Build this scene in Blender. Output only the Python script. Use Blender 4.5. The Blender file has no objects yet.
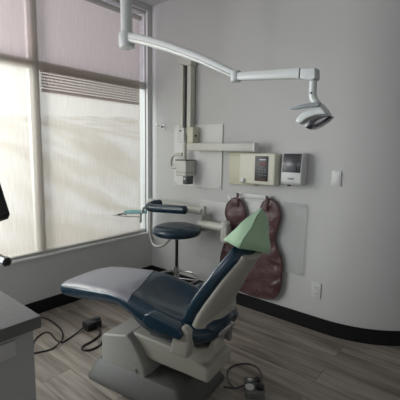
import bpy, bmesh, math, random
from mathutils import Vector, Matrix
random.seed(4)
sc = bpy.context.scene
COL = sc.collection
PI = math.pi

# ------------------------------------------------------------------ camera
YAW, PITCH, ROLL, FPX = .69184, .13797, .01709, 358.77
CAM = Vector((2.8497, -2.62065, 1.38))
_f = Vector((-math.sin(YAW)*math.cos(PITCH), math.cos(YAW)*math.cos(PITCH), -math.sin(PITCH)))
_r0 = Vector((math.cos(YAW), math.sin(YAW), 0)); _u0 = _r0.cross(_f)
_r = math.cos(ROLL)*_r0 + math.sin(ROLL)*_u0
_u = -math.sin(ROLL)*_r0 + math.cos(ROLL)*_u0
cd = bpy.data.cameras.new('camera'); cam = bpy.data.objects.new('camera', cd); COL.objects.link(cam)
cd.sensor_width = 36; cd.lens = FPX/400*36; cd.clip_start = .02; cd.clip_end = 500
M = Matrix((( _r.x, _u.x, -_f.x, CAM.x), (_r.y, _u.y, -_f.y, CAM.y), (_r.z, _u.z, -_f.z, CAM.z), (0, 0, 0, 1)))
cam.matrix_world = M
sc.camera = cam

# ------------------------------------------------------------------ light and exposure
w = bpy.data.worlds.new('sky'); sc.world = w; w.use_nodes = True
wb = w.node_tree.nodes['Background']; wb.inputs['Color'].default_value = (.88, .92, .97, 1); wb.inputs['Strength'].default_value = 1.35

def area(name, loc, rot, sx, sy, power, col):
    l = bpy.data.lights.new(name, 'AREA'); l.shape = 'RECTANGLE'; l.size = sx; l.size_y = sy
    l.energy = power; l.color = col
    o = bpy.data.objects.new(name, l); o.location = loc; o.rotation_euler = rot; COL.objects.link(o)
    return o
# daylight falling on the long shaded window, plus an added fill lamp outside an invented opening behind the camera
area('daylight_window', (-1.0, -3.5, 1.95), (0, -PI/2, 0), 2.4, 3.6, 310, (.96, .98, 1))
area('room_fill_light', (.9, -6.6, 1.9), (PI/2, 0, 0), 1.4, 1.4, 13, (.95, .97, 1))
sc.view_settings.view_transform = 'Standard'; sc.view_settings.look = 'None'
sc.view_settings.gamma = 1; sc.view_settings.use_curve_mapping = False
sc.view_settings.exposure = 0.0

# ------------------------------------------------------------------ materials
def mat(name, col, rough=.5, metal=0, noise=0, nscale=20, bump=0, bscale=60, coat=0, spec=.5, bdist=.002):
    m = bpy.data.materials.new(name); m.use_nodes = True
    nt = m.node_tree; b = nt.nodes['Principled BSDF']
    b.inputs['Base Color'].default_value = (*col, 1)
    b.inputs['Roughness'].default_value = rough; b.inputs['Metallic'].default_value = metal
    b.inputs['Specular IOR Level'].default_value = spec
    b.inputs['Coat Weight'].default_value = coat; b.inputs['Coat Roughness'].default_value = .12
    tc = nt.nodes.new('ShaderNodeTexCoord')
    if noise:
        n = nt.nodes.new('ShaderNodeTexNoise'); n.inputs['Scale'].default_value = nscale; n.inputs['Detail'].default_value = 5
        nt.links.new(tc.outputs['Object'], n.inputs['Vector'])
        r = nt.nodes.new('ShaderNodeMix'); r.data_type = 'RGBA'
        r.inputs['A'].default_value = (*[c*(1-noise) for c in col], 1)
        r.inputs['B'].default_value = (*[min(1, c*(1+noise)) for c in col], 1)
        nt.links.new(n.outputs['Fac'], r.inputs['Factor']); nt.links.new(r.outputs['Result'], b.inputs['Base Color'])
    if bump:
        n = nt.nodes.new('ShaderNodeTexNoise'); n.inputs['Scale'].default_value = bscale; n.inputs['Detail'].default_value = 4
        nt.links.new(tc.outputs['Object'], n.inputs['Vector'])
        bp = nt.nodes.new('ShaderNodeBump'); bp.inputs['Strength'].default_value = bump; bp.inputs['Distance'].default_value = bdist
        nt.links.new(n.outputs['Fac'], bp.inputs['Height']); nt.links.new(bp.outputs['Normal'], b.inputs['Normal'])
    return m

PAINT = mat('wall_paint', (.60, .605, .60), .75, noise=.02, nscale=3, bump=.15, bscale=220)
CEIL = mat('ceiling_paint', (.62, .62, .61), .9, noise=.02)
BASEB = mat('black_rubber_base', (.009, .009, .010), .6, noise=.2, nscale=8, spec=.25)
FRAME = mat('window_aluminium', (.58, .58, .56), .45, .2, noise=.03)
CREAM = mat('cream_enamel', (.56, .56, .51), .35, noise=.04, nscale=6)
IVORYL = mat('pale_ivory_housing', (.68, .675, .57), .4, noise=.03, nscale=6)
IVORY = mat('ivory_plastic', (.58, .57, .44), .4, noise=.04, nscale=6)
WHITEP = mat('white_plastic', (.66, .67, .67), .35, noise=.03, nscale=8)
WHITEL = mat('white_lamp_enamel', (.62, .66, .65), .28, noise=.03, nscale=8, coat=.3)
NAVY = mat('navy_vinyl', (.008, .030, .052), .20, noise=.2, nscale=7, bump=.03, bscale=90, spec=.5)
NAVY.node_tree.nodes['Principled BSDF'].inputs['IOR'].default_value = 1.55
SHELLM = mat('putty_shell_plastic', (.40, .385, .33), .42, noise=.06, nscale=5)
BASEM = mat('warm_grey_base_plastic', (.31, .305, .285), .42, noise=.08, nscale=5)
SKIRTM = mat('grey_floor_plate_plastic', (.095, .093, .09), .5, noise=.1, nscale=6)
CHROME = mat('chrome', (.62, .62, .62), .18, 1, noise=.03)
SATIN = mat('satin_metal', (.50, .50, .47), .38, .35, noise=.04)
STEEL = mat('brushed_steel', (.40, .40, .40), .35, .9, noise=.06)
DARKP = mat('black_plastic', (.012, .012, .014), .35, noise=.2)
DARKG = mat('dark_grey_plastic', (.06, .065, .075), .4, noise=.15)
SMOKEP = mat('smoked_window_plastic', (.035, .036, .042), .22, noise=.3, nscale=14)
LENS = mat('smoked_lens', (.02, .02, .025), .12, noise=.1, coat=.5)
BURG = mat('burgundy_vinyl', (.085, .036, .040), .42, noise=.3, nscale=9, bump=.9, bscale=11, bdist=.02, spec=.55)
BURGT = mat('burgundy_trim', (.060, .014, .018), .5, noise=.2)
GREENC = mat('pale_green_tissue', (.50, .72, .50), .8, noise=.06, nscale=12, bump=.3, bscale=25, bdist=.004)
TEAL = mat('teal_paper', (.22, .50, .53), .7, noise=.06)
WORK = mat('grey_laminate', (.27, .275, .275), .45, noise=.14, nscale=70)
WORKE = mat('dark_laminate_edge', (.115, .12, .115), .5, noise=.08)
CABM = mat('grey_cabinet_laminate', (.40, .395, .40), .5, noise=.04, nscale=4)
DRAWM = mat('drawer_laminate', (.50, .495, .48), .5, noise=.04, nscale=4)
PAPER = mat('white_paper', (.72, .73, .74), .8, noise=.03)
INKM = mat('grey_print', (.22, .23, .26), .7)
REDM = mat('red_display_segments', (.22, .03, .04), .5)
SCREENM = mat('screen_glass', (.02, .026, .035), .15, noise=.2, coat=.5)
WPANEL = mat('white_wall_plate', (.72, .725, .72), .4, noise=.02, nscale=5)
GPANEL = mat('grey_wall_plate', (.65, .655, .655), .45, noise=.03, nscale=5)
VENET = mat('venetian_slat', (.50, .34, .31), .5, noise=.06)
VENED = mat('venetian_slat_edge', (.85, .78, .74), .5, noise=.03)

def floor_mat():
    m = bpy.data.materials.new('wood_look_vinyl_plank'); m.use_nodes = True; nt = m.node_tree; b = nt.nodes['Principled BSDF']
    tc = nt.nodes.new('ShaderNodeTexCoord')
    br = nt.nodes.new('ShaderNodeTexBrick'); br.inputs['Scale'].default_value = 1
    br.inputs['Brick Width'].default_value = 1.22; br.inputs['Row Height'].default_value = .18
    br.inputs['Mortar Size'].default_value = .0012; br.offset = .37
    br.inputs['Color1'].default_value = (0, 0, 0, 1); br.inputs['Color2'].default_value = (1, 1, 1, 1); br.inputs['Mortar'].default_value = (.0, .0, .0, 1)
    nt.links.new(tc.outputs['Object'], br.inputs['Vector'])
    # grain, stretched along the planks, shifted per plank
    mp = nt.nodes.new('ShaderNodeMapping'); mp.inputs['Scale'].default_value = (.9, 11, 1)
    add = nt.nodes.new('ShaderNodeVectorMath'); add.operation = 'MULTIPLY_ADD'
    add.inputs[1].default_value = (3, 7, 0)
    nt.links.new(br.outputs['Color'], add.inputs[0]); nt.links.new(tc.outputs['Object'], add.inputs[2])
    nt.links.new(add.outputs[0], mp.inputs['Vector'])
    n1 = nt.nodes.new('ShaderNodeTexNoise'); n1.inputs['Scale'].default_value = 1.4; n1.inputs['Detail'].default_value = 7; n1.inputs['Roughness'].default_value = .62
    nt.links.new(mp.outputs[0], n1.inputs['Vector'])
    cr = nt.nodes.new('ShaderNodeValToRGB'); e = cr.color_ramp.elements
    e[0].position = .34; e[0].color = (.15, .124, .103, 1); e[1].position = .66; e[1].color = (.41, .37, .325, 1)
    nt.links.new(n1.outputs['Fac'], cr.inputs['Fac'])
    mx = nt.nodes.new('ShaderNodeMix'); mx.data_type = 'RGBA'; mx.blend_type = 'MULTIPLY'; mx.inputs['Factor'].default_value = 1
    mr = nt.nodes.new('ShaderNodeMapRange'); mr.inputs['To Min'].default_value = .80; mr.inputs['To Max'].default_value = 1.08
    nt.links.new(br.outputs['Color'], mr.inputs['Value'])
    nt.links.new(cr.outputs['Color'], mx.inputs['A']); nt.links.new(mr.outputs['Result'], mx.inputs['B'])
    mx2 = nt.nodes.new('ShaderNodeMix'); mx2.data_type = 'RGBA'; mx2.inputs['B'].default_value = (.05, .045, .04, 1)
    nt.links.new(mx.outputs['Result'], mx2.inputs['A']); nt.links.new(br.outputs['Fac'], mx2.inputs['Factor'])
    nt.links.new(mx2.outputs['Result'], b.inputs['Base Color'])
    b.inputs['Roughness'].default_value = .42
    bp = nt.nodes.new('ShaderNodeBump'); bp.inputs['Strength'].default_value = .15; bp.inputs['Distance'].default_value = .002
    nt.links.new(n1.outputs['Fac'], bp.inputs['Height']); nt.links.new(bp.outputs['Normal'], b.inputs['Normal'])
    return m

def shade_mat():
    m = bpy.data.materials.new('solar_shade_weave'); m.use_nodes = True; nt = m.node_tree
    for n in list(nt.nodes): nt.nodes.remove(n)
    out = nt.nodes.new('ShaderNodeOutputMaterial')
    tc = nt.nodes.new('ShaderNodeTexCoord')
    mp = nt.nodes.new('ShaderNodeMapping'); mp.inputs['Scale'].default_value = (1, 130, 6)
    n = nt.nodes.new('ShaderNodeTexNoise'); n.inputs['Scale'].default_value = 1; n.inputs['Detail'].default_value = 3
    nt.links.new(tc.outputs['Object'], mp.inputs['Vector']); nt.links.new(mp.outputs[0], n.inputs['Vector'])
    mr = nt.nodes.new('ShaderNodeMapRange'); mr.inputs['To Min'].default_value = .72; mr.inputs['To Max'].default_value = 1.1
    nt.links.new(n.outputs['Fac'], mr.inputs['Value'])
    c = nt.nodes.new('ShaderNodeMix'); c.data_type = 'RGBA'; c.blend_type = 'MULTIPLY'; c.inputs['Factor'].default_value = 1
    c.inputs['A'].default_value = (.74, .67, .60, 1); nt.links.new(mr.outputs['Result'], c.inputs['B'])
    tr = nt.nodes.new('ShaderNodeBsdfTranslucent'); nt.links.new(c.outputs['Result'], tr.inputs['Color'])
    df = nt.nodes.new('ShaderNodeBsdfDiffuse'); nt.links.new(c.outputs['Result'], df.inputs['Color'])
    tp = nt.nodes.new('ShaderNodeBsdfTransparent'); tp.inputs['Color'].default_value = (.97, .93, .88, 1)
    m1 = nt.nodes.new('ShaderNodeMixShader'); m1.inputs[0].default_value = .45
    nt.links.new(tr.outputs[0], m1.inputs[1]); nt.links.new(df.outputs[0], m1.inputs[2])
    m2 = nt.nodes.new('ShaderNodeMixShader'); m2.inputs[0].default_value = .34
    nt.links.new(m1.outputs[0], m2.inputs[1]); nt.links.new(tp.outputs[0], m2.inputs[2])
    nt.links.new(m2.outputs[0], out.inputs['Surface'])
    return m

def glass_mat(name, tint, gloss=.06, rough=.02, haze=0, hazecol=(.6, .6, .6)):
    m = bpy.data.materials.new(name); m.use_nodes = True; nt = m.node_tree
    for n in list(nt.nodes): nt.nodes.remove(n)
    out = nt.nodes.new('ShaderNodeOutputMaterial')
    tp = nt.nodes.new('ShaderNodeBsdfTransparent'); tp.inputs['Color'].default_value = (*tint, 1)
    gl = nt.nodes.new('ShaderNodeBsdfGlossy'); gl.inputs['Roughness'].default_value = rough
    m1 = nt.nodes.new('ShaderNodeMixShader'); m1.inputs[0].default_value = gloss
    nt.links.new(tp.outputs[0], m1.inputs[1]); nt.links.new(gl.outputs[0], m1.inputs[2])
    last = m1
    if haze:
        d = nt.nodes.new('ShaderNodeBsdfDiffuse'); d.inputs['Color'].default_value = (*hazecol, 1)
        m2 = nt.nodes.new('ShaderNodeMixShader'); m2.inputs[0].default_value = haze
        nt.links.new(m1.outputs[0], m2.inputs[1]); nt.links.new(d.outputs[0], m2.inputs[2]); last = m2
    nt.links.new(last.outputs[0], out.inputs['Surface'])
    return m

def snow_mat():
    m = bpy.data.materials.new('snow_and_dry_grass'); m.use_nodes = True; nt = m.node_tree; b = nt.nodes['Principled BSDF']
    tc = nt.nodes.new('ShaderNodeTexCoord')
    mp = nt.nodes.new('ShaderNodeMapping'); mp.inputs['Scale'].default_value = (.14, .42, .1); mp.inputs['Rotation'].default_value = (0, 0, -.75)
    n = nt.nodes.new('ShaderNodeTexNoise'); n.inputs['Scale'].default_value = 1.1; n.inputs['Detail'].default_value = 6
    nt.links.new(tc.outputs['Object'], mp.inputs['Vector']); nt.links.new(mp.outputs[0], n.inputs['Vector'])
    cr = nt.nodes.new('ShaderNodeValToRGB'); e = cr.color_ramp.elements
    e[0].position = .40; e[0].color = (.50, .44, .36, 1); e[1].position = .60; e[1].color = (.88, .89, .92, 1)
    nt.links.new(n.outputs['Fac'], cr.inputs['Fac']); nt.links.new(cr.outputs['Color'], b.inputs['Base Color'])
    b.inputs['Roughness'].default_value = .9
    return m
FLOORM = floor_mat(); SHADEM = shade_mat(); SNOW = snow_mat()
GLASS = glass_mat('clear_glass', (.95, .97, .96)); TINTG = glass_mat('lavender_tinted_glass', (.70, .67, .70))
ACRYL = glass_mat('clear_acrylic', (.965, .97, .97), .05, .10, haze=.16, hazecol=(.85, .86, .86))
FOOTLAYER = glass_mat('hazy_grey_layer', (.93, .93, .95), .16, .30, haze=.30, hazecol=(.56, .55, .62))
SMOKE = glass_mat('smoked_clear_plastic', (.16, .16, .17), .10, .12, haze=.10, hazecol=(.2, .2, .22))

# ------------------------------------------------------------------ mesh helpers (world coordinates, or local to a thing when frame=True)
def NB(): return bmesh.new()
def bx(bm, x0, x1, y0, y1, z0, z1, bev=0, seg=2):
    t = bmesh.new()
    bmesh.ops.create_cube(t, size=1)
    for v in t.verts:
        v.co = Vector(((x0+x1)/2 + v.co.x*(x1-x0), (y0+y1)/2 + v.co.y*(y1-y0), (z0+z1)/2 + v.co.z*(z1-z0)))
    if bev: bmesh.ops.bevel(t, geom=list(t.edges), offset=bev, segments=seg, profile=.6, affect='EDGES')
    return merge(bm, t)
def merge(bm, t, mtx=None):
    if mtx is not None: bmesh.ops.transform(t, matrix=mtx, verts=t.verts)
    me = bpy.data.meshes.new('tmp'); t.to_mesh(me); t.free(); bm.from_mesh(me); bpy.data.meshes.remove(me)
    return bm
def prism(bm, pts, fn, d0, d1, bev=0, seg=2):
    """outline pts (a,b) swept between depths d0 and d1; fn(a,b,d) gives the position"""
    t = bmesh.new()
    A = [t.verts.new(fn(a, b, d0)) for a, b in pts]; B = [t.verts.new(fn(a, b, d1)) for a, b in pts]
    n = len(pts)
    t.faces.new(A); t.faces.new(B[::-1])
    for i in range(n): t.faces.new((A[i], B[i], B[(i+1) % n], A[(i+1) % n])) if False else t.faces.new((A[(i+1) % n], A[i], B[i], B[(i+1) % n]))
    bmesh.ops.recalc_face_normals(t, faces=t.faces)
    if bev: bmesh.ops.bevel(t, geom=list(t.edges), offset=bev, segments=seg, profile=.6, affect='EDGES')
    return merge(bm, t)
def catmull(P, k=6, closed=False):
    P = [Vector(p) for p in P]; n = len(P); out = []
    rng = range(n) if closed else range(n-1)
    for i in rng:
        p1, p2 = P[i], P[(i+1) % n]
        p0 = P[(i-1) % n] if (closed or i > 0) else p1*2-p2
        p3 = P[(i+2) % n] if (closed or i < n-2) else p2*2-p1
        for j in range(k):
            t = j/k
            out.append(.5*((2*p1) + (p2-p0)*t + (2*p0-5*p1+4*p2-p3)*t*t + (3*p1-p0-3*p2+p3)*t**3))
    if not closed: out.append(P[-1])
    return out
def tube(bm, pts, r, n=12, closed=False, ry=None):
    """r: number or list of radii; ry: other radius for an oval section"""
    pts = [Vector(p) for p in pts]; m = len(pts)
    R = r if isinstance(r, (list, tuple)) else [r]*m
    rings = []; up = None
    for i, p in enumerate(pts):
        a = pts[(i-1) % m] if (closed or i) else p; b = pts[(i+1) % m] if (closed or i < m-1) else p
        d = (b-a).normalized()
        if up is None:
            ref = Vector((0, 0, 1)) if abs(d.z) < .9 else Vector((1, 0, 0))
            s = d.cross(ref).normalized(); up = s.cross(d).normalized()
        else:
            up = (up - d*up.dot(d)).normalized(); s = d.cross(up).normalized()
        k = (ry/r if ry else 1)
        rings.append([bm.verts.new(p + R[i]*(math.cos(2*PI*j/n)*s + k*math.sin(2*PI*j/n)*up)) for j in range(n)])
    for i in range(m if closed else m-1):
        A, B = rings[i], rings[(i+1) % m]
        for j in range(n): bm.faces.new((A[j], A[(j+1) % n], B[(j+1) % n], B[j]))
    if not closed:
        bm.faces.new(rings[0][::-1]); bm.faces.new(rings[-1])
    return bm
def lathe(bm, c, prof, n=32, axis='Z'):
    rings = []
    for r, h in prof:
        ring = []
        for j in range(n):
            a, b = r*math.cos(2*PI*j/n), r*math.sin(2*PI*j/n)
            v = {'Z': (a, b, h), 'Y': (a, h, b), 'X': (h, a, b)}[axis]
            ring.append(bm.verts.new(Vector(c)+Vector(v)))
        rings.append(ring)
    for A, B in zip(rings, rings[1:]):
        for j in range(n): bm.faces.new((A[j], A[(j+1) % n], B[(j+1) % n], B[j]))
    bm.faces.new(rings[0][::-1]); bm.faces.new(rings[-1])
    return bm
def loft(bm, rings, cap=True, closed=False):
    V = [[bm.verts.new(p) for p in r] for r in rings]; n = len(V[0])
    for i in range(len(V) if closed else len(V)-1):
        A, B = V[i], V[(i+1) % len(V)]
        for j in range(n): bm.faces.new((A[j], A[(j+1) % n], B[(j+1) % n], B[j]))
    if cap and not closed: bm.faces.new(V[0][::-1]); bm.faces.new(V[-1])
    return bm

ORG = {}
def obj(name, bm, m, parent=None, frame=False, sharp=38, solid=0, sub=0):
    """frame=False: bm is in world coordinates; frame=True: bm is already local to the parent"""
    bmesh.ops.recalc_face_normals(bm, faces=bm.faces)
    for f in bm.faces: f.smooth = True
    for e in bm.edges:
        if len(e.link_faces) == 2 and e.calc_face_angle(0) > math.radians(sharp): e.smooth = False
    if not frame:
        if parent is not None: off = ORG[parent.name]
        else:
            xs = [v.co for v in bm.verts]
            off = Vector(((min(v.x for v in xs)+max(v.x for v in xs))/2, (min(v.y for v in xs)+max(v.y for v in xs))/2, min(v.z for v in xs)))
        bmesh.ops.translate(bm, verts=bm.verts, vec=-off)
    me = bpy.data.meshes.new(name); bm.to_mesh(me); bm.free()
    o = bpy.data.objects.new(name, me); COL.objects.link(o); me.materials.append(m)
    if parent is not None: o.parent = parent; ORG[o.name] = ORG[parent.name]
    elif not frame: o.location = off; ORG[o.name] = off
    if solid: md = o.modifiers.new('solid', 'SOLIDIFY'); md.thickness = solid; md.offset = 0
    if sub: md = o.modifiers.new('sub', 'SUBSURF'); md.levels = sub; md.render_levels = sub
    return o
def thing(name, label, cat, loc, rotz=0, group=None):
    o = bpy.data.objects.new(name, None); COL.objects.link(o); o.location = loc; o.rotation_euler = (0, 0, rotz); o.empty_display_size = .1
    o['label'] = label; o['category'] = cat; ORG[o.name] = Vector(loc)
    if group: o['group'] = group
    return o
def tag(o, label, cat, group=None, kind=None):
    o['label'] = label; o['category'] = cat
    if group: o['group'] = group
    if kind: o['kind'] = kind
    return o
def struct(name, bm, m, parent=None, label=None):
    o = obj(name, bm, m, parent)
    if parent is None: o['kind'] = 'structure'
    if label: o['label'] = label
    return o
def atY(y, px, py):
    """the point of the plane y = const seen at a measured position of the photograph"""
    d = _f + (px-200)/FPX*_r - (py-200)/FPX*_u
    return CAM + d*((y-CAM.y)/d.y)
def XZ(y): return lambda a, b, d: Vector((a, d, b))

# ------------------------------------------------------------------ room shell
CZ = 2.80
XE, YE, YB = 5.2, -6.0, 2.6       # extents of the room beyond the picture
struct('floor', bx(NB(), -.16, XE+.1, YE-.1, YB+.1, -.06, 0), FLOORM)
struct('ceiling', bx(NB(), -.16, XE+.1, YE-.1, YB+.1, CZ, CZ+.1), CEIL)
# window wall: solid below the sill, a strip beside the corner, a header above
SILL, HEAD, WY0, WY1 = .478, 2.745, -4.86, -.050
b = NB()
bx(b, -.16, 0, YE, 0, 0, SILL); bx(b, -.16, 0, YE, 0, HEAD, CZ)
bx(b, -.16, 0, WY1, 0, SILL, HEAD); bx(b, -.16, 0, YE, WY0, SILL, HEAD)
struct('wall_left', b, PAINT)
# back wall running into a rounded outside corner
RC, RX = .72, 1.93
path = [(-.16, 0), (RX, 0)] + [(RX+RC*math.sin(a), RC-RC*math.cos(a)) for a in [PI/2*i/28 for i in range(1, 29)]] + [(RX+RC, YB)]
def wall_strip(path, off0, off1, z0, z1):
    """path offset towards the room (-) by off0..off1"""
    b = NB(); n = len(path); nr = []
    for i in range(n):
        a = Vector(path[max(0, i-1)]); c = Vector(path[min(n-1, i+1)]); d = (c-a).normalized(); nr.append(Vector((d.y, -d.x)))
    rings = []
    for i, p in enumerate(path):
        q0 = Vector(p)+nr[i]*off0; q1 = Vector(p)+nr[i]*off1
        rings.append([Vector((q0.x, q0.y, z0)), Vector((q1.x, q1.y, z0)), Vector((q1.x, q1.y, z1)), Vector((q0.x, q0.y, z1))])
    return loft(b, rings)
struct('wall_back', wall_strip(path, -.14, 0, 0, CZ), PAINT)
p2 = [(-.0, 0)] + path[1:]
struct('baseboard_back', wall_strip(p2, .0005, .010, 0, .112), BASEB)
struct('baseboard_left', bx(NB(), .0005, .010, YE, -.0105, 0, .112, .002), BASEB)
struct('wall_right', bx(NB(), XE, XE+.1, YE, YB, 0, CZ), PAINT)
struct('wall_end', bx(NB(), RX+RC+.14, XE, YB, YB+.1, 0, CZ), PAINT)
b = NB()
bx(b, -.16, XE+.1, YE-.1, YE, 0, .9); bx(b, -.16, XE+.1, YE-.1, YE, 2.6, CZ); bx(b, -.16, .3, YE-.1, YE, .9, 2.6); bx(b, 1.7, XE+.1, YE-.1, YE, .9, 2.6)  # unseen front wall; its opening is invented, sized to let fill light in
struct('wall_front', b, PAINT)

# the long window: frame, mullions, transom, sill rail, panes
b = NB(); FX0, FX1 = -.078, -.034
bx(b, FX0, FX1, WY0, WY1, SILL, SILL+.05, .003); bx(b, FX0, FX1, WY0, WY1, HEAD-.02, HEAD, .003)
bx(b, FX0, FX1, WY1-.012, WY1, SILL, HEAD, .003); bx(b, FX0, FX1, WY0, WY0+.04, SILL, HEAD, .003)
win = struct('window_1', b, FRAME)
MULL = [-1.21, -2.40, -3.62]
for y in MULL: struct('mullion', bx(NB(), FX0, FX1, y-.04, y+.04, SILL+.05, HEAD-.02, .003), FRAME, win)
struct('transom', bx(NB(), FX0-.002, FX1+.002, WY0+.04, WY1-.016, 1.99, 2.06, .003), FRAME, win)
ys = [WY0+.04] + sorted(MULL) + [WY1-.016]
for a, c in zip(ys, ys[1:]):
    struct('lower_pane', bx(NB(), -.058, -.052, a, c, SILL+.05, 1.99), GLASS, win)
    struct('upper_pane', bx(NB(), -.058, -.052, a, c, 2.06, HEAD-.02), TINTG, win)
struct('window_sill', bx(NB(), -.034, .014, WY0, WY1, SILL+.0005, SILL+.014, .002), mat('sill_white', (.82, .82, .82), .4, noise=.03), win)

# raised venetian blind hanging between shade and glass of the first bay
vb = thing('venetian_blind', 'bunched pinkish slatted blind seen through the shade just under the window crossbar', 'blind', (-.03, -.64, 1.87))
obj('headrail', bx(NB(), -.033, -.019, -1.16, -.155, 1.975, 1.992, .002), VENET, vb)
for k in range(6):
    z = 1.960-k*.0235
    s = obj('slat', bx(NB(), -.030, -.019, -1.16, -.155, z-.0075, z+.0045, .001), VENET, vb)
    obj('slat_edge', bx(NB(), -.019, -.0185, -1.16, -.155, z+.0015, z+.0044), VENED, s)
obj('bottom_rail', bx(NB(), -.033, -.019, -1.16, -.155, 1.822, 1.832, .002), VENET, vb)

# roller shades
def roller(y0, y1, label):
    t = thing('roller_shade', label, 'roller shade', (0, (y0+y1)/2, SILL+.05), group=None)
    b = NB(); N = 24
    g = [[b.verts.new((-.009+.0015*math.sin(i*1.3+j), y0+(y1-y0)*i/N, SILL+.045+(HEAD-.11-SILL-.045)*j/6)) for i in range(N+1)] for j in range(7)]
    for j in range(6):
        for i in range(N): b.faces.new((g[j][i], g[j][i+1], g[j+1][i+1], g[j+1][i]))
    obj('shade_fabric', b, SHADEM, t, sharp=80)
    b = NB(); lathe(b, (.008, 0, HEAD-.10), [(.022, y0), (.022, y1)], 20, 'Y'); obj('roller_tube', b, FRAME, t)
    obj('hem_bar', bx(NB(), -.015, -.003, y0, y1, SILL+.02, SILL+.046, .004), mat('hem_bar_grey', (.45, .45, .43), .5, noise=.03), t)
    return t
roller(-1.185, -.150, 'beige see-through roller shade in the window bay nearest the corner')
roller(-2.40, -1.192, 'beige see-through roller shade at the left edge, left of the window post')

# outside: snow hillside
b = NB(); NX, NY = 40, 50
def hz(x, y):
    d = -x
    return -1.0 + 6.5*(1-math.exp(-max(0, d-8)/13))*(1-.22*math.sin(y*.07+1.2)) + .5*math.sin(y*.13+1.0)*min(1, d/15) + .35*math.sin(d*.25+y*.2)*min(1, d/12) + max(0, d-45)*.05
g = [[b.verts.new((-.9-(i/NX)**1.7*110, -90+j*3.6+0, hz(-.9-(i/NX)**1.7*110, -90+j*3.6))) for j in range(NY+1)] for i in range(NX+1)]
for i in range(NX):
    for j in range(NY): b.faces.new((g[i][j], g[i][j+1], g[i+1][j+1], g[i+1][j]))
struct('snowy_hillside', b, SNOW)

# ------------------------------------------------------------------ dental chair (local frame: x from foot to head, y away from the camera, z up)
CH = thing('dental_chair', 'reclining navy dental chair with putty plastic shell and grey base', 'dental chair', (.80, -1.30, 0), math.radians(8))
def cush_ring(x, hw, hwb, zt, zb, dish=0, side=0, n=40):
    """one cross-section of a cushion: superellipse, dished in the middle"""
    out = []
    zc, hh = (zt+zb)/2, (zt-zb)/2
    for j in range(n):
        a = 2*PI*j/n; c, s = math.cos(a), math.sin(a)
        ce = math.copysign(abs(c)**.55, c); se = math.copysign(abs(s)**.6, s)
        y = ce*(hw if s > 0 else hw+(hwb-hw)*abs(se)); z = zc+se*hh
        if s > 0: z -= dish*(max(0, 1-(y/hw/.72)**2)) if abs(y) < hw*.72 else 0; z += side*max(0, abs(y)/hw-.6)*se
        out.append(Vector((x, y, z)))
    return out
SEC = [  # x, half width, half width below, top, bottom, dish, centre
 (.000, .110, .105, .534, .500, 0, -.088), (.005, .152, .148, .548, .486, 0, -.081), (.030, .186, .182, .568, .474, 0, -.070), (.10, .202, .198, .590, .472, 0, -.058),
 (.20, .208, .207, .604, .482, .002, -.053), (.32, .212, .210, .613, .500, .003, -.050), (.42, .215, .213, .620, .516, .004, -.046), (.50, .220, .21, .621, .512, .008, -.041),
 (.56, .228, .20, .614, .495, .020, -.036), (.62, .236, .20, .606, .450, .036, -.032), (.68, .242, .205, .592, .412, .050, -.030), (.76, .246, .21, .576, .398, .056, -.028),
 (.84, .246, .205, .562, .398, .052, -.025), (.92, .236, .20, .550, .405, .038, -.02), (.98, .215, .18, .535, .41, .02, -.015), (1.03, .18, .15, .515, .43, .01, -.01), (1.05, .14, .12, .495, .45, 0, -.01)]
b = loft(NB(), [[v+Vector((0, s[6], 0)) for v in cush_ring(*s[:6])] for s in SEC])
seat = obj('seat_cushion', b, NAVY, CH, frame=True, sharp=60, sub=1)
# thin pale grey see-through layer over the top of the foot end
def sec_at(x):
    for A, B in zip(SEC, SEC[1:]):
        if x <= B[0]:
            t = max(0, (x-A[0])/(B[0]-A[0])); return [x]+[u+(v-u)*t for u, v in zip(A[1:], B[1:])]
    return SEC[-1]
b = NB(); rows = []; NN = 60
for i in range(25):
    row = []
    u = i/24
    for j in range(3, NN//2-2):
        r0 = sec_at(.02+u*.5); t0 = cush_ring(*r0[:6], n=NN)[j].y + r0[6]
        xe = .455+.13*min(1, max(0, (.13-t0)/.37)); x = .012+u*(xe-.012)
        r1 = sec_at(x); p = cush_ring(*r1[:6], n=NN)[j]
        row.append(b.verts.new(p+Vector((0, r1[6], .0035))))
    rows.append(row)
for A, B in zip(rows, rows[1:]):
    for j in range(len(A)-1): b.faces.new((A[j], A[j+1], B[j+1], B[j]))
obj('foot_layer', b, FOOTLAYER, CH, frame=True, sharp=80)['label'] = 'pale greyish see-through layer on top of the footrest'
# arm pads on each side of the seat
for sg in (-1, 1):
    b = NB()
    prism(b, [(.700, .520), (.716, .556), (.745, .566), (.93, .538), (.95, .51), (.93, .478), (.74, .480), (.705, .495)], lambda a, c, d: Vector((a, d, c)), sg*.205-.01, sg*.270-.01, .012, 3)
    obj('arm_pad', b, NAVY, CH, frame=True, sharp=50)
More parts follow.
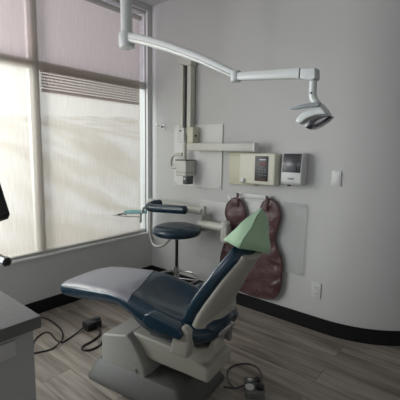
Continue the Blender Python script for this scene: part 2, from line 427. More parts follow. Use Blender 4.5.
# backrest: cushion and shell lofted along the height
def back_pt(h):      # h 0..1 from the seat to the headrest: (x, z, half width) of the front face
    K = [(0, .862, .490, .200), (.1, .870, .540, .205), (.25, .900, .610, .205), (.4, .945, .690, .195), (.55, .992, .765, .180), (.7, 1.035, .832, .162), (.85, 1.076, .890, .142), (1, 1.112, .945, .120)]
    for (a, *p), (c, *q) in zip(K, K[1:]):
        if h <= c: t = (h-a)/(c-a); return [u+(v-u)*t for u, v in zip(p, q)]
    return K[-1][1:]
def back_ring(h, d0, d1, wk=1.0, curve=.035, n=36, e=.5):
    x, z, hw = back_pt(h); hw *= wk
    x2, z2, _ = back_pt(min(1, h+.02)); x1, z1, _ = back_pt(h-.02)
    t = Vector((x2-x1, 0, z2-z1)).normalized(); nrm = Vector((t.z, 0, -t.x))
    out = []
    for j in range(n):
        a = 2*PI*j/n; c, s = math.cos(a), math.sin(a)
        u = math.copysign(abs(c)**e, c); v = math.copysign(abs(s)**e, s)
        dd = (d0+d1)/2 + v*(d1-d0)/2
        bend = curve*(1-u*u)
        out.append(Vector((x, u*hw, z)) + nrm*(dd + bend))
    return out
b = NB()
hs = [i/16 for i in range(17)]
rings = []
for h in hs:
    k = 1-.25*max(0, 1-h*12)-.22*max(0, (h-.93)/.07); th = .078*(1-.45*max(0, 1-h*14)-.4*max(0, (h-.94)/.06))
    rings.append(back_ring(h, .0, th, k, .030))
loft(b, rings)
obj('backrest_cushion', b, NAVY, CH, frame=True, sharp=60)
# putty shell behind: narrower top, arched lower edge
b = NB(); rings = []
for i in range(21):
    h = -.06+(i/20)*1.03
    x, z, hw = back_pt(h); hw *= 1.0-.12*max(0, h)
    r = back_ring(h, .060, .098+.040*(1-h)**1.5, 1.0-.12*max(0, h), .022, e=.66)
    k = max(0, 1-(h+.06)/.50)
    for v in r: v.z += .105*k*max(0, 1-(v.y/hw)**2)**.7; v.x += .03*k*max(0, 1-(v.y/hw)**2)**.7
    rings.append(r)
loft(b, rings)
obj('backrest_shell', b, SHELLM, CH, frame=True, sharp=60)
# lumbar bulge of upholstery showing below the shell
b = loft(NB(), [[Vector((.965+.095*math.cos(a)*k-.02*math.sin(a), y, .472+.058*math.sin(a)*k+.045*math.cos(a))) for a in [2*PI*j/20 for j in range(20)]] for y, k in ((-.165, .35), (-.155, .75), (-.12, 1), (0, 1.0), (.05, .95), (.08, .7), (.09, .35))])
obj('lumbar_cushion', b, NAVY, CH, frame=True, sharp=70)
# headrest under the cover
b = loft(NB(), [[Vector((x-.012+.014*math.cos(q), .055*k*math.copysign(abs(math.sin(q))**.6, math.sin(q))-.02, z+.012*math.cos(q))) for q in [2*PI*j/20 for j in range(20)]] for x, z, k in ((1.128, .92, 1), (1.155, .98, 1.0), (1.165, 1.005, .75), (1.172, 1.02, .5))])
obj('headrest', b, NAVY, CH, frame=True, sharp=60)
# hinge covers
for sg in (-1, 1):
    b = prism(NB(), [(.862, .385), (.875, .452), (.890, .508), (.915, .535), (.945, .540), (.970, .520), (.978, .46), (.968, .385)], lambda a, c, d: Vector((a, d, c)), sg*.208, sg*.262, .014, 3)
    obj('hinge_cover', b, SHELLM, CH, frame=True, sharp=50)
# yoke that carries the back
b = prism(NB(), [(.88, .322), (.90, .385), (.98, .385), (1.035, .41), (1.055, .455), (1.080, .455), (1.085, .39), (1.05, .335), (1.00, .305)], lambda a, c, d: Vector((a-.02, d, c)), -.150, -.055, .012, 3)
obj('back_yoke', b, SHELLM, CH, frame=True, sharp=50)
b = NB()
for sg in (-1, 1):
    b = NB()
    prism(b, [(1.050, .42), (1.052, .49), (1.072, .525), (1.098, .525), (1.108, .49), (1.105, .41)], lambda a, c, d: Vector((a-.045, d, c-.03)), -.03+sg*.035, -.03+sg*.065, .008, 2)
    obj('back_bracket', b, STEEL, CH, frame=True, sharp=50)
obj('tilt_pin', tube(NB(), [(1.045, -.11, .46), (1.045, .05, .46)], .018, 14), CHROME, CH, frame=True)
# seat carriage
b = prism(NB(), [(.50, .335), (.90, .325), (1.012, .272), (1.012, .200), (.62, .203), (.52, .262)], lambda a, c, d: Vector((a, d, c)), -.135, .13, .016, 3)
obj('seat_carriage', b, SHELLM, CH, frame=True, sharp=50)
b = bx(NB(), .60, .95, -.100, .09, .31, .42, .01); obj('seat_mount', b, DARKG, CH, frame=True)
# base: arched box, column and floor plate
arch = [(.300, .125), (.300, .270), (.318, .292), (.50, .335), (.545, .305), (.600, .235), (.635, .165), (.64, .10), (.3, .10)]
b = prism(NB(), arch, lambda a, c, d: Vector((a, d, c)), -.185, .165, .014, 3)
obj('base_housing', b, BASEM, CH, frame=True, sharp=50)
def rr(x0, x1, hw, z, r, n=6):
    out = []
    for cx, cy, a0 in ((x1-r, hw-r, 0), (x0+r, hw-r, PI/2), (x0+r, -hw+r, PI), (x1-r, -hw+r, 1.5*PI)):
        for j in range(n+1): a = a0+PI/2*j/n; out.append(Vector((cx+r*math.cos(a), cy+r*math.sin(a), z)))
    return out
b = loft(NB(), [rr(.215, .93, .235, 0, .04), rr(.212, .93, .238, .018, .04), rr(.222, .92, .228, .034, .04), rr(.262, .86, .190, .118, .03), rr(.272, .85, .18, .126, .025)])
obj('floor_plate', b, SKIRTM, CH, frame=True, sharp=50)
# round recline knob low on the base side
b = NB(); lathe(b, (.575, -.186, .150), [(.010, -.008), (.012, 0), (.012, .001)], 16, 'Y'); obj('cover_screw', b, STEEL, CH, frame=True)

# green cover over the headrest
HC = thing('headrest_cover', 'pale green paper cover draped over the top of the dental chair backrest', 'headrest cover', (.80, -1.30, 0), math.radians(8))
b = NB()
CV = dict(A=(1.252, -.100, 1.133), B=(1.160, -.140, .938), C=(1.082, -.128, .963), F=(1.160, -.128, 1.052),
          D=(1.215, .135, .853), E=(1.212, .085, 1.041), G=(1.02, .13, .90), H=(1.12, .10, 1.02), A2=(1.205, .03, 1.105), M=(1.192, -.0, .896))
V = {k: b.verts.new(v) for k, v in CV.items()}
for f in (('A', 'B', 'C', 'F'), ('A', 'A2', 'M', 'B'), ('A2', 'E', 'D', 'M'), ('A', 'F', 'H', 'A2'), ('F', 'C', 'G', 'H'), ('A2', 'H', 'E'), ('E', 'H', 'G', 'D')): b.faces.new([V[k] for k in f])
bmesh.ops.triangulate(b, faces=b.faces); bmesh.ops.subdivide_edges(b, edges=b.edges, cuts=3, use_grid_fill=True)
for v in b.verts: v.co += Vector((.003*math.sin(v.co.z*60+v.co.y*30), .003*math.sin(v.co.z*50), 0))
obj('paper_sheet', b, GREENC, HC, frame=True, sharp=25, solid=.002)

# ------------------------------------------------------------------ assistant stool
SX, SY = .690, -.33
ST = thing('assistant_stool', 'navy round stool with body bar and chrome foot ring beyond the dental chair', 'stool', (SX, SY, 0))
b = lathe(NB(), (SX, SY, 0), [(.05, .620), (.16, .622), (.200, .632), (.217, .652), (.216, .678), (.200, .698), (.160, .712), (.08, .712), (.01, .711)], 40)
obj('seat', b, NAVY, ST, sharp=60)
obj('seat_pan', lathe(NB(), (SX, SY, 0), [(.03, .585), (.07, .597), (.12, .621), (.05, .624)], 24), STEEL, ST)
obj('gas_lift', lathe(NB(), (SX, SY, 0), [(.014, .28), (.014, .595)], 16), DARKP, ST)
obj('column', lathe(NB(), (SX, SY, 0), [(.03, .06), (.028, .12), (.025, .28), (.023, .33), (.016, .335)], 20), CHROME, ST)
b = NB(); tube(b, [(SX+.195*math.cos(a), SY+.195*math.sin(a), .225) for a in [2*PI*i/40 for i in range(40)]], .011, 10, closed=True)
for k in range(3):
    a = k*2*PI/3+.4; tube(b, [(SX+.02*math.cos(a), SY+.02*math.sin(a), .225), (SX+.195*math.cos(a), SY+.195*math.sin(a), .225)], .007, 8)
obj('foot_ring', b, CHROME, ST)
for k in range(5):
    a = k*2*PI/5+.3; c, s = math.cos(a), math.sin(a)
    l = obj('leg', tube(NB(), [(SX+.02*c, SY+.02*s, .095), (SX+.15*c, SY+.15*s, .085), (SX+.265*c, SY+.265*s, .068)], [.020, .017, .012], 10), CHROME, ST)
    cx, cy = SX+.265*c, SY+.265*s
    obj('caster', lathe(NB(), (cx, cy, .028), [(.012, -.02), (.028, -.016), (.028, .016), (.012, .02)], 16, 'Y' if abs(s) < .7 else 'X'), DARKP, l)
# curved bar of metal and padded body bar
barpts = catmull([(SX-.300, SY+.11, .868), (SX-.345, SY+.05, .860), (SX-.345, SY-.02, .842), (SX-.27, SY-.02, .838), (SX-.12, SY+.0, .846), (SX+.02, SY+.02, .854), (SX+.085, SY+.03, .858)], 6)
rad = [.024]+[.036]+[.039]*(len(barpts)-4)+[.036]+[.024]
b = tube(NB(), barpts, rad, 16)
pad = obj('body_bar', b, NAVY, ST, sharp=70)
b = tube(NB(), catmull([(SX-.04, SY, .605), (SX-.10, SY, .560), (SX-.17, SY, .500), (SX-.25, SY, .470), (SX-.315, SY, .490), (SX-.345, SY, .56), (SX-.350, SY, .66), (SX-.345, SY, .83)], 6), .0135, 12)
obj('bar_support', b, SATIN, ST)

# ------------------------------------------------------------------ wall things on the back wall
# x-ray plate
def plate(name, x0, x1, z0, z1, th, m, label, cat, y=0, screws=True):
    t = thing(name, label, cat, ((x0+x1)/2, y, z0))
    obj('panel', bx(NB(), x0, x1, y-th, y-.0005, z0, z1, .0015), m, t)
    if screws:
        for x in (x0+.02, x1-.02):
            for z in (z0+.02, z1-.02):
                obj('screw', lathe(NB(), (x, y-th, z), [(.007, 0), (.005, -.003), (.001, -.0035)], 10, 'Y'), STEEL, t)
    return t
plate('mounting_plate', .345, .935, 1.030, 1.615, .012, WPANEL, 'white rectangular wall plate behind the x-ray head near the corner', 'wall plate')
plate('mounting_plate', .690, 1.145, .345, .915, .012, GPANEL, 'light grey wall plate low behind the cream jointed arm', 'wall plate')
plate('acrylic_guard', 1.02, 1.750, .415, .985, .006, ACRYL, 'clear acrylic sheet screwed to the wall behind the burgundy apron', 'acrylic sheet', y=-.013)

# x-ray unit
XR = thing('xray_unit', 'wall-mounted dental x-ray unit with twin columns, long bracket arm and small head', 'x-ray machine', (.56, 0, 1.03))
obj('column', bx(NB(), .450, .499, -.062, -.0125, 1.52, 2.20, .005), CREAM, XR)
obj('column', bx(NB(), .562, .608, -.075, -.0125, 1.52, 2.18, .005), CREAM, XR)
obj('column_gap', bx(NB(), .500, .561, -.030, -.0125, 1.50, 2.17, .002), DARKG, XR, )['label'] = 'dark recess between the columns'
b = prism(NB(), [(.445, 2.245), (.622, 2.215), (.622, 2.150), (.58, 2.140), (.445, 2.175)], XZ(0), -.090, -.0125, .008, 3)
obj('top_cap', b, CREAM, XR)
lb = obj('junction_box', bx(NB(), .460, .538, -.085, -.0125, 1.447, 1.588, .007), WHITEP, XR)
obj('indicator_light', bx(NB(), .480, .508, -.088, -.0845, 1.552, 1.564, .001), DARKP, lb)
rb = obj('arm_hub', bx(NB(), .596, .668, -.105, -.0125, 1.445, 1.590, .007), IVORY, XR)
obj('latch', bx(NB(), .666, .673, -.08, -.055, 1.50, 1.52, .002), DARKP, rb)
obj('bracket_arm', bx(NB(), .622, 1.335, -.140, -.075, 1.377, 1.442, .006), CREAM, XR)
obj('arm_tip', bx(NB(), 1.331, 1.348, -.146, -.072, 1.373, 1.447, .005), WHITEP, XR)
obj('hanging_rod', lathe(NB(), (.545, -.075, 0), [(.019, 1.26), (.019, 1.40), (.024, 1.405), (.024, 1.45)], 16), CREAM, XR)
hd = obj('xray_head', bx(NB(), .510, .640, -.165, -.030, 1.138, 1.283, .009, 3), CREAM, XR)
obj('head_lid', bx(NB(), .507, .643, -.168, -.028, 1.281, 1.290, .003), DARKG, hd)
obj('head_seam', bx(NB(), .509, .641, -.166, -.029, 1.172, 1.175), DARKG, hd)
cn = obj('aiming_cone', bx(NB(), .590, .638, -.150, -.055, 1.062, 1.140, .005), DARKG, hd)
obj('cone_window', bx(NB(), .600, .622, -.153, -.1495, 1.105, 1.125, .001), CREAM, hd)
b = tube(NB(), catmull([(.52, -.085, 1.235), (.42, -.085, 1.208), (.375, -.085, 1.22), (.378, -.085, 1.29), (.42, -.085, 1.330), (.52, -.085, 1.338)], 6), .015, 12)
obj('cable_loop', b, CREAM, XR)

# coat hook
HK = thing('coat_hook', 'small chrome double hook alone on the wall beside the corner', 'hook', (.172, 0, 1.58))
obj('hook_plate', bx(NB(), .155, .190, -.006, -.0005, 1.585, 1.63, .002), CHROME, HK)
b = NB()
tube(b, catmull([(.172, -.004, 1.615), (.172, -.035, 1.612), (.150, -.055, 1.622), (.140, -.058, 1.640)], 5), .005, 8)
tube(b, catmull([(.172, -.004, 1.605), (.175, -.035, 1.598), (.198, -.055, 1.600), (.210, -.058, 1.618)], 5), .005, 8)
obj('prong', b, CHROME, HK)

# x-ray control box
CB = thing('xray_control_box', 'ivory control box with dark display panel on the wall left of the dispenser', 'control box', (1.3, 0, 1.09))
obj('back_plate', bx(NB(), 1.028, 1.30, -.030, -.0005, 1.092, 1.368, .004), IVORY, CB)
obj('housing', bx(NB(), 1.180, 1.512, -.100, -.0125, 1.112, 1.364, .014, 3), IVORYL, CB)
dp = obj('display_panel', bx(NB(), 1.333, 1.452, -.105, -.0985, 1.142, 1.342, .004), DARKP, CB)
b = NB(); bx(b, 1.375, 1.430, -.1065, -.105, 1.310, 1.318); obj('panel_logo', b, PAPER, dp)
b = NB()
for k in range(3): bx(b, 1.380+k*.018, 1.392+k*.018, -.1065, -.105, 1.265, 1.288)
obj('display_digits', b, REDM, dp)
b = NB()
for z in (1.232, 1.212, 1.188):
    for x in (1.368, 1.395, 1.422): bx(b, x, x+.016, -.1065, -.105, z, z+.007)
obj('touch_keys', b, INKM, dp)
obj('key_row', bx(NB(), 1.366, 1.440, -.1065, -.105, 1.152, 1.158), REDM, dp)
b = NB(); lathe(b, (1.222, -.099, 1.140), [(.021, 0), (.020, -.012), (.014, -.018), (.003, -.019)], 24, 'Y'); obj('exposure_button', b, WHITEP, CB)

# dispenser
DS = thing('soap_dispenser', 'white wall dispenser with smoked window right of the ivory control box', 'dispenser', (1.65, 0, 1.12))
side = lambda a, c, d: Vector((d, a, c))
b = prism(NB(), [(-.0005, 1.135), (-.0005, 1.372), (-.085, 1.372), (-.098, 1.30), (-.105, 1.22), (-.105, 1.150), (-.09, 1.130)], side, 1.566, 1.732, .010, 3)
obj('housing', b, WHITEP, DS)
b = prism(NB(), [(-.082, 1.225), (-.082, 1.366), (-.0885, 1.366), (-.1015, 1.30), (-.1085, 1.225)], side, 1.574, 1.722, .004, 2)
obj('smoked_window', b, SMOKEP, DS)
obj('refill_bag', bx(NB(), 1.600, 1.69, -.1105, -.103, 1.235, 1.272, .003), DARKG, DS)
lbm = NB(); bx(lbm, 1.625, 1.675, -.1075, -.1045, 1.172, 1.184, .001); obj('label_print', lbm, INKM, DS)
obj('nozzle', lathe(NB(), (1.62, -.065, 0), [(.014, 1.118), (.018, 1.14)], 14), DARKP, DS)

# light switch and power outlet
SW = thing('light_switch', 'white rocker light switch alone on the right part of the wall', 'light switch', (1.958, 0, 1.133))
def wallplate(t, cx, z0, z1, hw):
    # follows the wall, which starts to curve here
    y = 0 if cx < RX else RC-math.sqrt(RC**2-(cx-RX)**2)
    return obj('cover_plate', bx(NB(), cx-hw, cx+hw, y-.009, y-.0005, z0, z1, .003), WHITEP, t), y
pl, yy = wallplate(SW, 1.955, 1.138, 1.248, .033)
obj('rocker', bx(NB(), 1.942, 1.978, yy-.013, yy-.008, 1.163, 1.230, .002), WPANEL, SW)
OT = thing('power_outlet', 'white double power outlet low on the wall above the black baseboard', 'outlet', (1.859, 0, .264))
pl, yy = wallplate(OT, 1.859, .264, .388, .038)
for z in (.286, .334):
    f = obj('socket', bx(NB(), 1.842, 1.876, -.012, -.008, z, z+.030, .002), WPANEL, OT)
    b = NB(); bx(b, 1.849, 1.852, -.0128, -.0118, z+.012, z+.023); bx(b, 1.865, 1.868, -.0128, -.0118, z+.012, z+.023); bx(b, 1.857, 1.861, -.0128, -.0118, z+.004, z+.008)
    obj('slots', b, DARKP, f)

# lead apron on two hooks
AP = thing('lead_apron', 'burgundy vinyl lead apron with two shoulder lobes hanging behind the chair back', 'lead apron', (1.28, -.03, .13))
PY = -.045
out_px = [(235, 198), (241, 201), (244.5, 208), (245.5, 217), (243, 228), (246, 238), (254, 241), (260, 236), (260, 224), (259.5, 214), (261.5, 206), (265.5, 200), (271, 199.5), (277, 204), (280, 213), (278, 226), (274.5, 238), (277.5, 249), (281.5, 261), (281, 280), (279, 291), (272, 298.5), (258, 297), (243, 292), (226, 283), (221, 273), (221, 256), (225, 243), (230, 232), (228, 222), (225.5, 213), (228, 203)]
raw = [atY(PY, *p) for p in out_px]
sm = catmull([Vector((p.x, p.z, 0)) for p in raw], 4, closed=True)
pts = [(p.x, p.y) for p in sm]
def apron_body(y0, y1, grow=0):
    t = bmesh.new()
    vs = [t.verts.new((x, y0, z)) for x, z in pts]
    es = [t.edges.new((vs[i], vs[(i+1) % len(vs)])) for i in range(len(vs))]
    bmesh.ops.triangle_fill(t, use_beauty=True, use_dissolve=False, edges=es)
    for _ in range(3):
        bmesh.ops.subdivide_edges(t, edges=[e for e in t.edges if e.calc_length() > .035], cuts=1, use_grid_fill=False)
        bmesh.ops.triangulate(t, faces=t.faces)
    r = bmesh.ops.extrude_face_region(t, geom=list(t.faces))
    ex = {v for v in r['geom'] if isinstance(v, bmesh.types.BMVert)}
    import itertools
    def edge_d(v): return min((v.co.x-x)**2+(v.co.z-z)**2 for x, z in pts)**.5
    for v in t.verts:
        d = edge_d(v)
        k = min(1, d/.04)
        if v in ex: v.co.y = y1 + (1-k)*(-(y1-y0)*.42) - .004*k*(math.sin(v.co.x*31+v.co.z*17)+math.sin(v.co.z*43-v.co.x*19)) - (.006*k*math.sin(v.co.z*62+v.co.x*25+2*math.sin(v.co.x*14)) if v.co.z < .5 else 0)
    bmesh.ops.recalc_face_normals(t, faces=t.faces)
    return t
obj('apron_body', apron_body(-.036, -.058), BURG, AP, sharp=60)
b = tube(NB(), [(x, -.046, z) for x, z in pts], .0065, 8, closed=True); obj('edge_binding', b, BURGT, AP, sharp=80)
for x in (1.148, 1.432):
    obj('hanging_loop', bx(NB(), x-.012, x+.012, -.064, -.059, .900, 1.022, .002), BURGT, AP)
HB = thing('apron_rail', 'thin white rail with hooks above the burgundy apron', 'hook rail', (1.29, 0, .985))
obj('rail', bx(NB(), 1.13, 1.45, -.030, -.0195, .985, 1.022, .003), WHITEP, HB)
for x in (1.148, 1.432):
    b = tube(NB(), catmull([(x, -.025, 1.008), (x, -.058, 1.008), (x, -.074, 1.014), (x, -.078, 1.028)], 5), .004, 8); obj('hook', b, CHROME, HB)

# ------------------------------------------------------------------ jointed delivery arm with tray
DA = thing('instrument_arm', 'cream jointed wall arm carrying a small instrument tray beside the window', 'instrument arm', (1.1, 0, .6))
Y1 = -.13
obj('wall_bracket', bx(NB(), .785, .835, -.115, -.0125, .640, .800, .008, 3), CREAM, DA)
obj('arm_head', bx(NB(), 1.048, 1.112, -.165, -.085, .590, .735, .014, 3), CREAM, DA)
b = NB(); lathe(b, (1.080, Y1, 0), [(.034, .635), (.038, .645), (.038, .765), (.030, .775)], 24); obj('swivel', b, CREAM, DA)
obj('arm_segment', tube(NB(), [(.785, Y1, .712), (1.075, Y1, .716)], .036, 18), CREAM, DA)
obj('elbow', lathe(NB(), (.812, Y1, 0), [(.014, .74), (.020, .745), (.020, .80), (.014, .805)], 20), SATIN, DA)
obj('elbow_cap', lathe(NB(), (.835, Y1, 0), [(.020, .790), (.024, .80), (.024, .870), (.020, .880)], 20), SATIN, DA)
obj('long_arm', tube(NB(), [(.822, Y1, .832), (.50, Y1, .837), (.115, Y1, .845)], [.036, .037, .037], 18), CREAM, DA)
# drop post and tray frame at the far end
px0 = .225
obj('drop_post', tube(NB(), [(.19, -.16, .84), (.17, -.26, .80), (.165, -.30, .73), (.165, -.30, .66)], .012, 12), STEEL, DA)
tr = obj('tray', prism(NB(), [(-.075, -.30), (.115, -.17), (.225, -.27), (.09, -.45)], lambda a, c, d: Vector((a, c, d)), .752, .760, .002), TEAL, DA)
obj('tray_rim', tube(NB(), [(-.075, -.30, .755), (.115, -.17, .755), (.225, -.27, .755), (.09, -.45, .755)], .003, 8, closed=True), SATIN, tr)
hp = obj('tray_bar', tube(NB(), catmull([(.165, -.30, .715), (.06, -.36, .712), (-.01, -.42, .720), (-.06, -.44, .735)], 6), .005, 8), CREAM, DA)
obj('handle', tube(NB(), [(-.055, -.47, .722), (.04, -.40, .745)], .0075, 10), DARKG, DA)
obj('handle_knob', lathe(NB(), (.05, -.395, .75), [(.008, -.016), (.015, -.012), (.015, .012), (.008, .016)], 14), DARKG, DA)

# ------------------------------------------------------------------ ceiling mounted operatory light
DL = thing('operatory_light', 'white dental light on a curved arm hanging from the ceiling over the chair', 'dental light', (.846, -1.0, CZ))
LX, LY = .846, -1.0
obj('ceiling_post', lathe(NB(), (LX, LY, 0), [(.039, 2.14), (.039, CZ-.001)], 28), WHITEL, DL)
obj('ceiling_flange', lathe(NB(), (LX, LY, 0), [(.08, CZ-.03), (.09, CZ-.02), (.09, CZ-.001)], 28), WHITEL, DL)
obj('swivel_hub', lathe(NB(), (LX, LY, 0), [(.036, 2.046), (.050, 2.052), (.054, 2.068), (.054, 2.128), (.047, 2.146), (.036, 2.152)], 28), WHITEL, DL)
arm = catmull([(LX, LY, 2.112), (.93, LY, 2.098), (1.183, LY, 2.014), (1.335, LY, 1.955), (1.489, LY, 1.892), (1.618, LY, 1.832), (1.735, LY, 1.776)], 6)
n = len(arm); b = NB(); rings = []
for i, p in enumerate(arm):
    a = arm[max(0, i-1)]; c = arm[min(n-1, i+1)]; d = (c-a).normalized(); up = Vector((-d.z, 0, d.x)); hh = .033-.012*i/(n-1); ww = .030-.008*i/(n-1)
    ring = []
    for j in range(20):
        an = 2*PI*j/20; c_, s_ = math.cos(an), math.sin(an)
        ring.append(p + Vector((0, 1, 0))*ww*math.copysign(abs(c_)**.6, c_) + up*hh*math.copysign(abs(s_)**.6, s_))
    rings.append(ring)
ca = obj('curved_arm', loft(b, rings), WHITEL, DL, sharp=50)
obj('arm_stripe', tube(NB(), [p+Vector((0, -.030+.008*i/(n-1), -.010)) for i, p in enumerate(arm)][2:-1], .0035, 6), STEEL, ca)
obj('elbow_joint', lathe(NB(), (1.738, LY, 0), [(.022, 1.738), (.028, 1.744), (.028, 1.788), (.022, 1.796)], 20), WHITEL, DL)
b = loft(NB(), [[Vector((x, LY+y*k, z0+z*k)) for y, z in ((-.018, -.022), (.018, -.022), (.022, -.016), (.022, .016), (.018, .022), (-.018, .022), (-.022, .016), (-.022, -.016))] for x, z0, k in ((1.735, 1.765, .85), (2.06, 1.742, 1.0), (2.10, 1.738, 1.05))])
obj('straight_arm', b, WHITEL, DL, sharp=40)
obj('end_block', prism(NB(), [(2.108, 1.757), (2.180, 1.752), (2.183, 1.706), (2.165, 1.697), (2.108, 1.711)], XZ(0), LY-.028, LY+.028, .008, 3), WHITEL, DL)
nk = obj('neck', tube(NB(), catmull([(2.162, LY, 1.70), (2.162, LY, 1.655), (2.168, LY, 1.620), (2.192, LY, 1.590)], 6), [.0175]*19, 14), WHITEL, DL)
obj('neck_screw', lathe(NB(), (2.162, LY-.019, 1.645), [(.005, 0), (.004, -.003)], 10, 'Y'), DARKG, nk)
# lamp head: a shallow dished hood, lens facing down to the left of it
def P3(px, py, y): return atY(y, px, py)
hood = [(300, 121), (303, 116), (308, 112), (315, 109), (317, 103), (319, 101.5), (323, 104), (327.5, 110), (330.5, 115), (325, 115), (318, 116), (311, 119), (304, 124.5), (301, 123.5)]
LH = [(P3(px-1.5, py, LY).x, P3(px-1.5, py, LY).z) for px, py in hood]
lh = obj('lamp_head', prism(NB(), LH, XZ(0), LY-.035, LY+.050, .007, 3), WHITEL, DL, sharp=50)
lens = [(304.5, 124.5), (311, 119.5), (318, 116.2), (330.5, 115.4), (325, 121), (317, 126.5), (310.5, 129.5), (306.5, 128)]
LL = [(P3(px-1, py, LY-.03).x, P3(px-1, py, LY-.03).z) for px, py in lens]
obj('lamp_lens', prism(NB(), LL, XZ(0), LY-.027, LY+.042, .005, 2), LENS, lh, sharp=50)
lobe = [(297, 119.5), (301, 115.5), (306, 113), (306.5, 116), (302, 122), (299, 124), (297, 122.5)]
LB = [(P3(px, py, LY-.02).x, P3(px, py, LY-.02).z) for px, py in lobe]
obj('side_cover', prism(NB(), LB, XZ(0), LY+.0, LY+.045, .006, 2), SATIN, lh, sharp=50)
grip = [(291, 107.8), (300, 105.3), (310, 103), (318, 102.5), (320.5, 104.5), (318, 106.5), (309, 107.3), (299, 109), (291.5, 109.6)]
GG = [(P3(px, py, LY-.05).x, P3(px, py, LY-.05).z) for px, py in grip]
obj('grip_handle', prism(NB(), GG, XZ(0), LY-.060, LY-.037, .003, 2), mat('grey_grip', (.24, .27, .29), .35, noise=.1), DL, sharp=50)

# ------------------------------------------------------------------ cabinet, worktop, monitor
CX, CY = 1.872, -2.155
CBN = thing('side_cabinet', 'grey laminate cabinet at the lower left of the picture beneath the worktop', 'cabinet', (1.3, -2.6, 0))
obj('body', bx(NB(), .72, 1.858, -3.05, -2.172, .0, .858, .003), CABM, CBN)
dr = obj('drawer', bx(NB(), 1.8585, 1.864, -3.03, -2.225, .800, .848, .002), DRAWM, CBN)
obj('drawer', bx(NB(), 1.8405, 1.846, -3.03, -2.262, .40, .59, .002), CABM, CBN) if False else None
b = bx(NB(), .70, CX, -3.07, CY, .862, .898, .002)
wt = obj('worktop', b, WORK); tag(wt, 'grey speckled laminate worktop at the lower left corner', 'worktop')
o2 = obj('edge_band', bx(NB(), CX, CX+.001, -3.07, CY, .862, .8965), WORKE, wt)
o3 = obj('edge_band', bx(NB(), .70, CX, CY, CY+.001, .862, .8965), WORKE, wt)

MN = thing('monitor', 'black flat monitor cut off by the left edge of the picture', 'monitor', (1.40, -2.20, .898))
def mon(a, c, d): # tilted panel in the plane x-z, leaning back
    return Vector((a, -2.16+d, c))
c1 = atY(-2.16, 9.3, 214); c2 = atY(-2.16, 0, 184.5); c3 = atY(-2.16, 7.5, 218.5); c4 = atY(-2.16, 0, 222)
dx, dz = (c2.x-c1.x), (c2.z-c1.z)
c1.x += .010; c3.x += .010
k = 2.6; top = Vector((c1.x+dx*k, 0, c1.z+dz*k)); bl = Vector((c3.x+(c4.x-c3.x)*7, 0, c3.z+(c4.z-c3.z)*7)); tl = bl+Vector((dx*(k+.1), 0, dz*(k+.1)))
obj('casing', prism(NB(), [(c3.x, c3.z), (c1.x, c1.z), (top.x, top.z), (tl.x, tl.z), (bl.x, bl.z)], mon, -.03, .0, .006, 3), DARKP, MN)
def ins(p, q, s): return p+(q-p)*s
cen = (Vector((c1.x, 0, c1.z))+top+tl+bl)/4
obj('screen', prism(NB(), [(ins(p, cen, .10).x, ins(p, cen, .10).z) for p in (Vector((c3.x, 0, c3.z)), top, tl, bl)], mon, -.034, -.028, .001), SCREENM, MN)
obj('stand', bx(NB(), 1.36, 1.42, -2.185, -2.162, .90, 1.15, .004), DARKP, MN)
obj('stand_base', bx(NB(), 1.25, 1.45, -2.30, -2.165, .8985, .912, .004), DARKP, MN)
q = atY(-2.175, 8, 262.5)
obj('pivot_arm', tube(NB(), [(1.38, -2.175, q.z+.01), (q.x-.03, -2.175, q.z+.004)], .010, 10), DARKP, MN)
obj('knob', tube(NB(), [(q.x-.036, -2.175, q.z+.002), (q.x-.026, -2.175, q.z+.001), (q.x-.006, -2.175, q.z), (q.x, -2.175, q.z)], [.011, .015, .015, .009], 6), DARKP, MN, sharp=20)

# ------------------------------------------------------------------ things on the floor
BXT = thing('power_box', 'small black power box on the floor left of the chair base', 'power box', (.545, -1.13, 0))
bt = bmesh.new(); bx(bt, -.062, .062, -.040, .040, 0, .060, .008, 2)
mt = Matrix.Translation((.545, -1.125, 0)) @ Matrix.Rotation(math.radians(88), 4, 'Z')
bmesh.ops.transform(bt, matrix=mt, verts=bt.verts); obj('casing', bt, DARKP, BXT)
bt = bmesh.new(); bx(bt, -.055, -.01, -.022, .022, .056, .064, .002, 1); bmesh.ops.transform(bt, matrix=mt, verts=bt.verts); obj('socket_face', bt, DARKG, BXT)
bt = bmesh.new(); bx(bt, .02, .065, -.02, .02, .056, .072, .004, 2); bmesh.ops.transform(bt, matrix=mt, verts=bt.verts); obj('plug', bt, DARKG, BXT)
def floor_cable(name, pts, r, label, m=DARKP, z=None):
    z = r+.001
    o = obj(name, tube(NB(), catmull([(p[0], p[1], (p[2] if len(p) > 2 else z)) for p in pts], 7), r, 8), m); tag(o, label, 'cable'); return o
floor_cable('power_cable', [(.530, -1.196, .02), (.545, -1.27), (.57, -1.346), (.575, -1.395), (.51, -1.405), (.41, -1.385), (.355, -1.40), (.37, -1.46), (.416, -1.518), (.50, -1.60), (.66, -1.72)], .005, 'black cable running from the power box past the crossing to the cabinet')
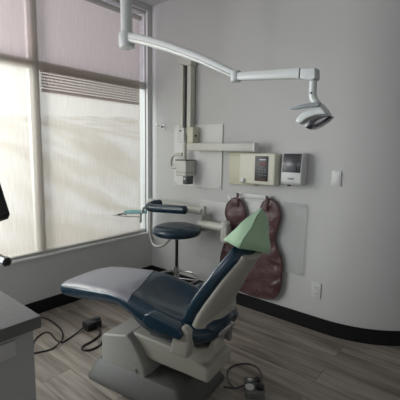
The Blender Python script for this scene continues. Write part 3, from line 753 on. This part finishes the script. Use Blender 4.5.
floor_cable('power_cable', [(-.0+.05, -1.50), (.06, -1.36), (.13, -1.295), (.297, -1.287), (.44, -1.315), (.53, -1.365), (.583, -1.412, .017), (.602, -1.47), (.598, -1.52), (.566, -1.59), (.55, -1.68), (.62, -1.86)], .005, 'black cable sweeping in the wider outer bend beside the baseboard')
floor_cable('power_cable', [(.590, -1.11, .025), (.64, -1.12), (.695, -1.165), (.725, -1.25), (.733, -1.32), (.765, -1.352), (.81, -1.325), (.815, -1.25), (.775, -1.19), (.74, -1.145, .017), (.78, -1.10), (.87, -1.10), (.975, -1.11)], .006, 'black cable looped on the floor between power box and chair base')

FP = thing('foot_control', 'small grey foot control with white dial on the floor right of the chair', 'foot control', (1.885, -.935, 0))
fm = Matrix.Translation((1.885, -.935, 0)) @ Matrix.Rotation(math.radians(-52), 4, 'Z')
def fobj(name, t, m):
    bmesh.ops.transform(t, matrix=fm, verts=t.verts); return obj(name, t, m, FP)
t = bmesh.new(); loft(t, [rr(-.075, .075, .055, z, r) for z, r in ((0, .02), (.006, .024), (.030, .022), (.036, .015))]); fobj('housing', t, mat('foot_control_grey', (.13, .13, .12), .5, noise=.1))
t = bmesh.new(); lathe(t, (.02, -.028, 0), [(.026, .034), (.026, .042), (.020, .046)], 20); fobj('white_dial', t, WHITEP)
t = bmesh.new(); lathe(t, (.02, .030, 0), [(.026, .034), (.026, .050), (.018, .056)], 20); fobj('black_pedal', t, DARKP)
t = bmesh.new(); lathe(t, (-.045, -.020, 0), [(.014, .034), (.014, .042), (.010, .044)], 16); fobj('small_button', t, WHITEP)
t = bmesh.new(); lathe(t, (-.045, .025, 0), [(.018, .034), (.018, .050), (.012, .054)], 16); fobj('small_pedal', t, DARKP)
floor_cable('foot_control_cable', [(1.735, -1.03), (1.765, -1.01), (1.80, -.985), (1.88, -.91, .05), (1.87, -.82), (1.80, -.74), (1.72, -.735), (1.665, -.80), (1.66, -.88), (1.72, -.96), (1.79, -1.0)], .0045, 'thin black cable coiled on the floor beside the foot control', DARKG)
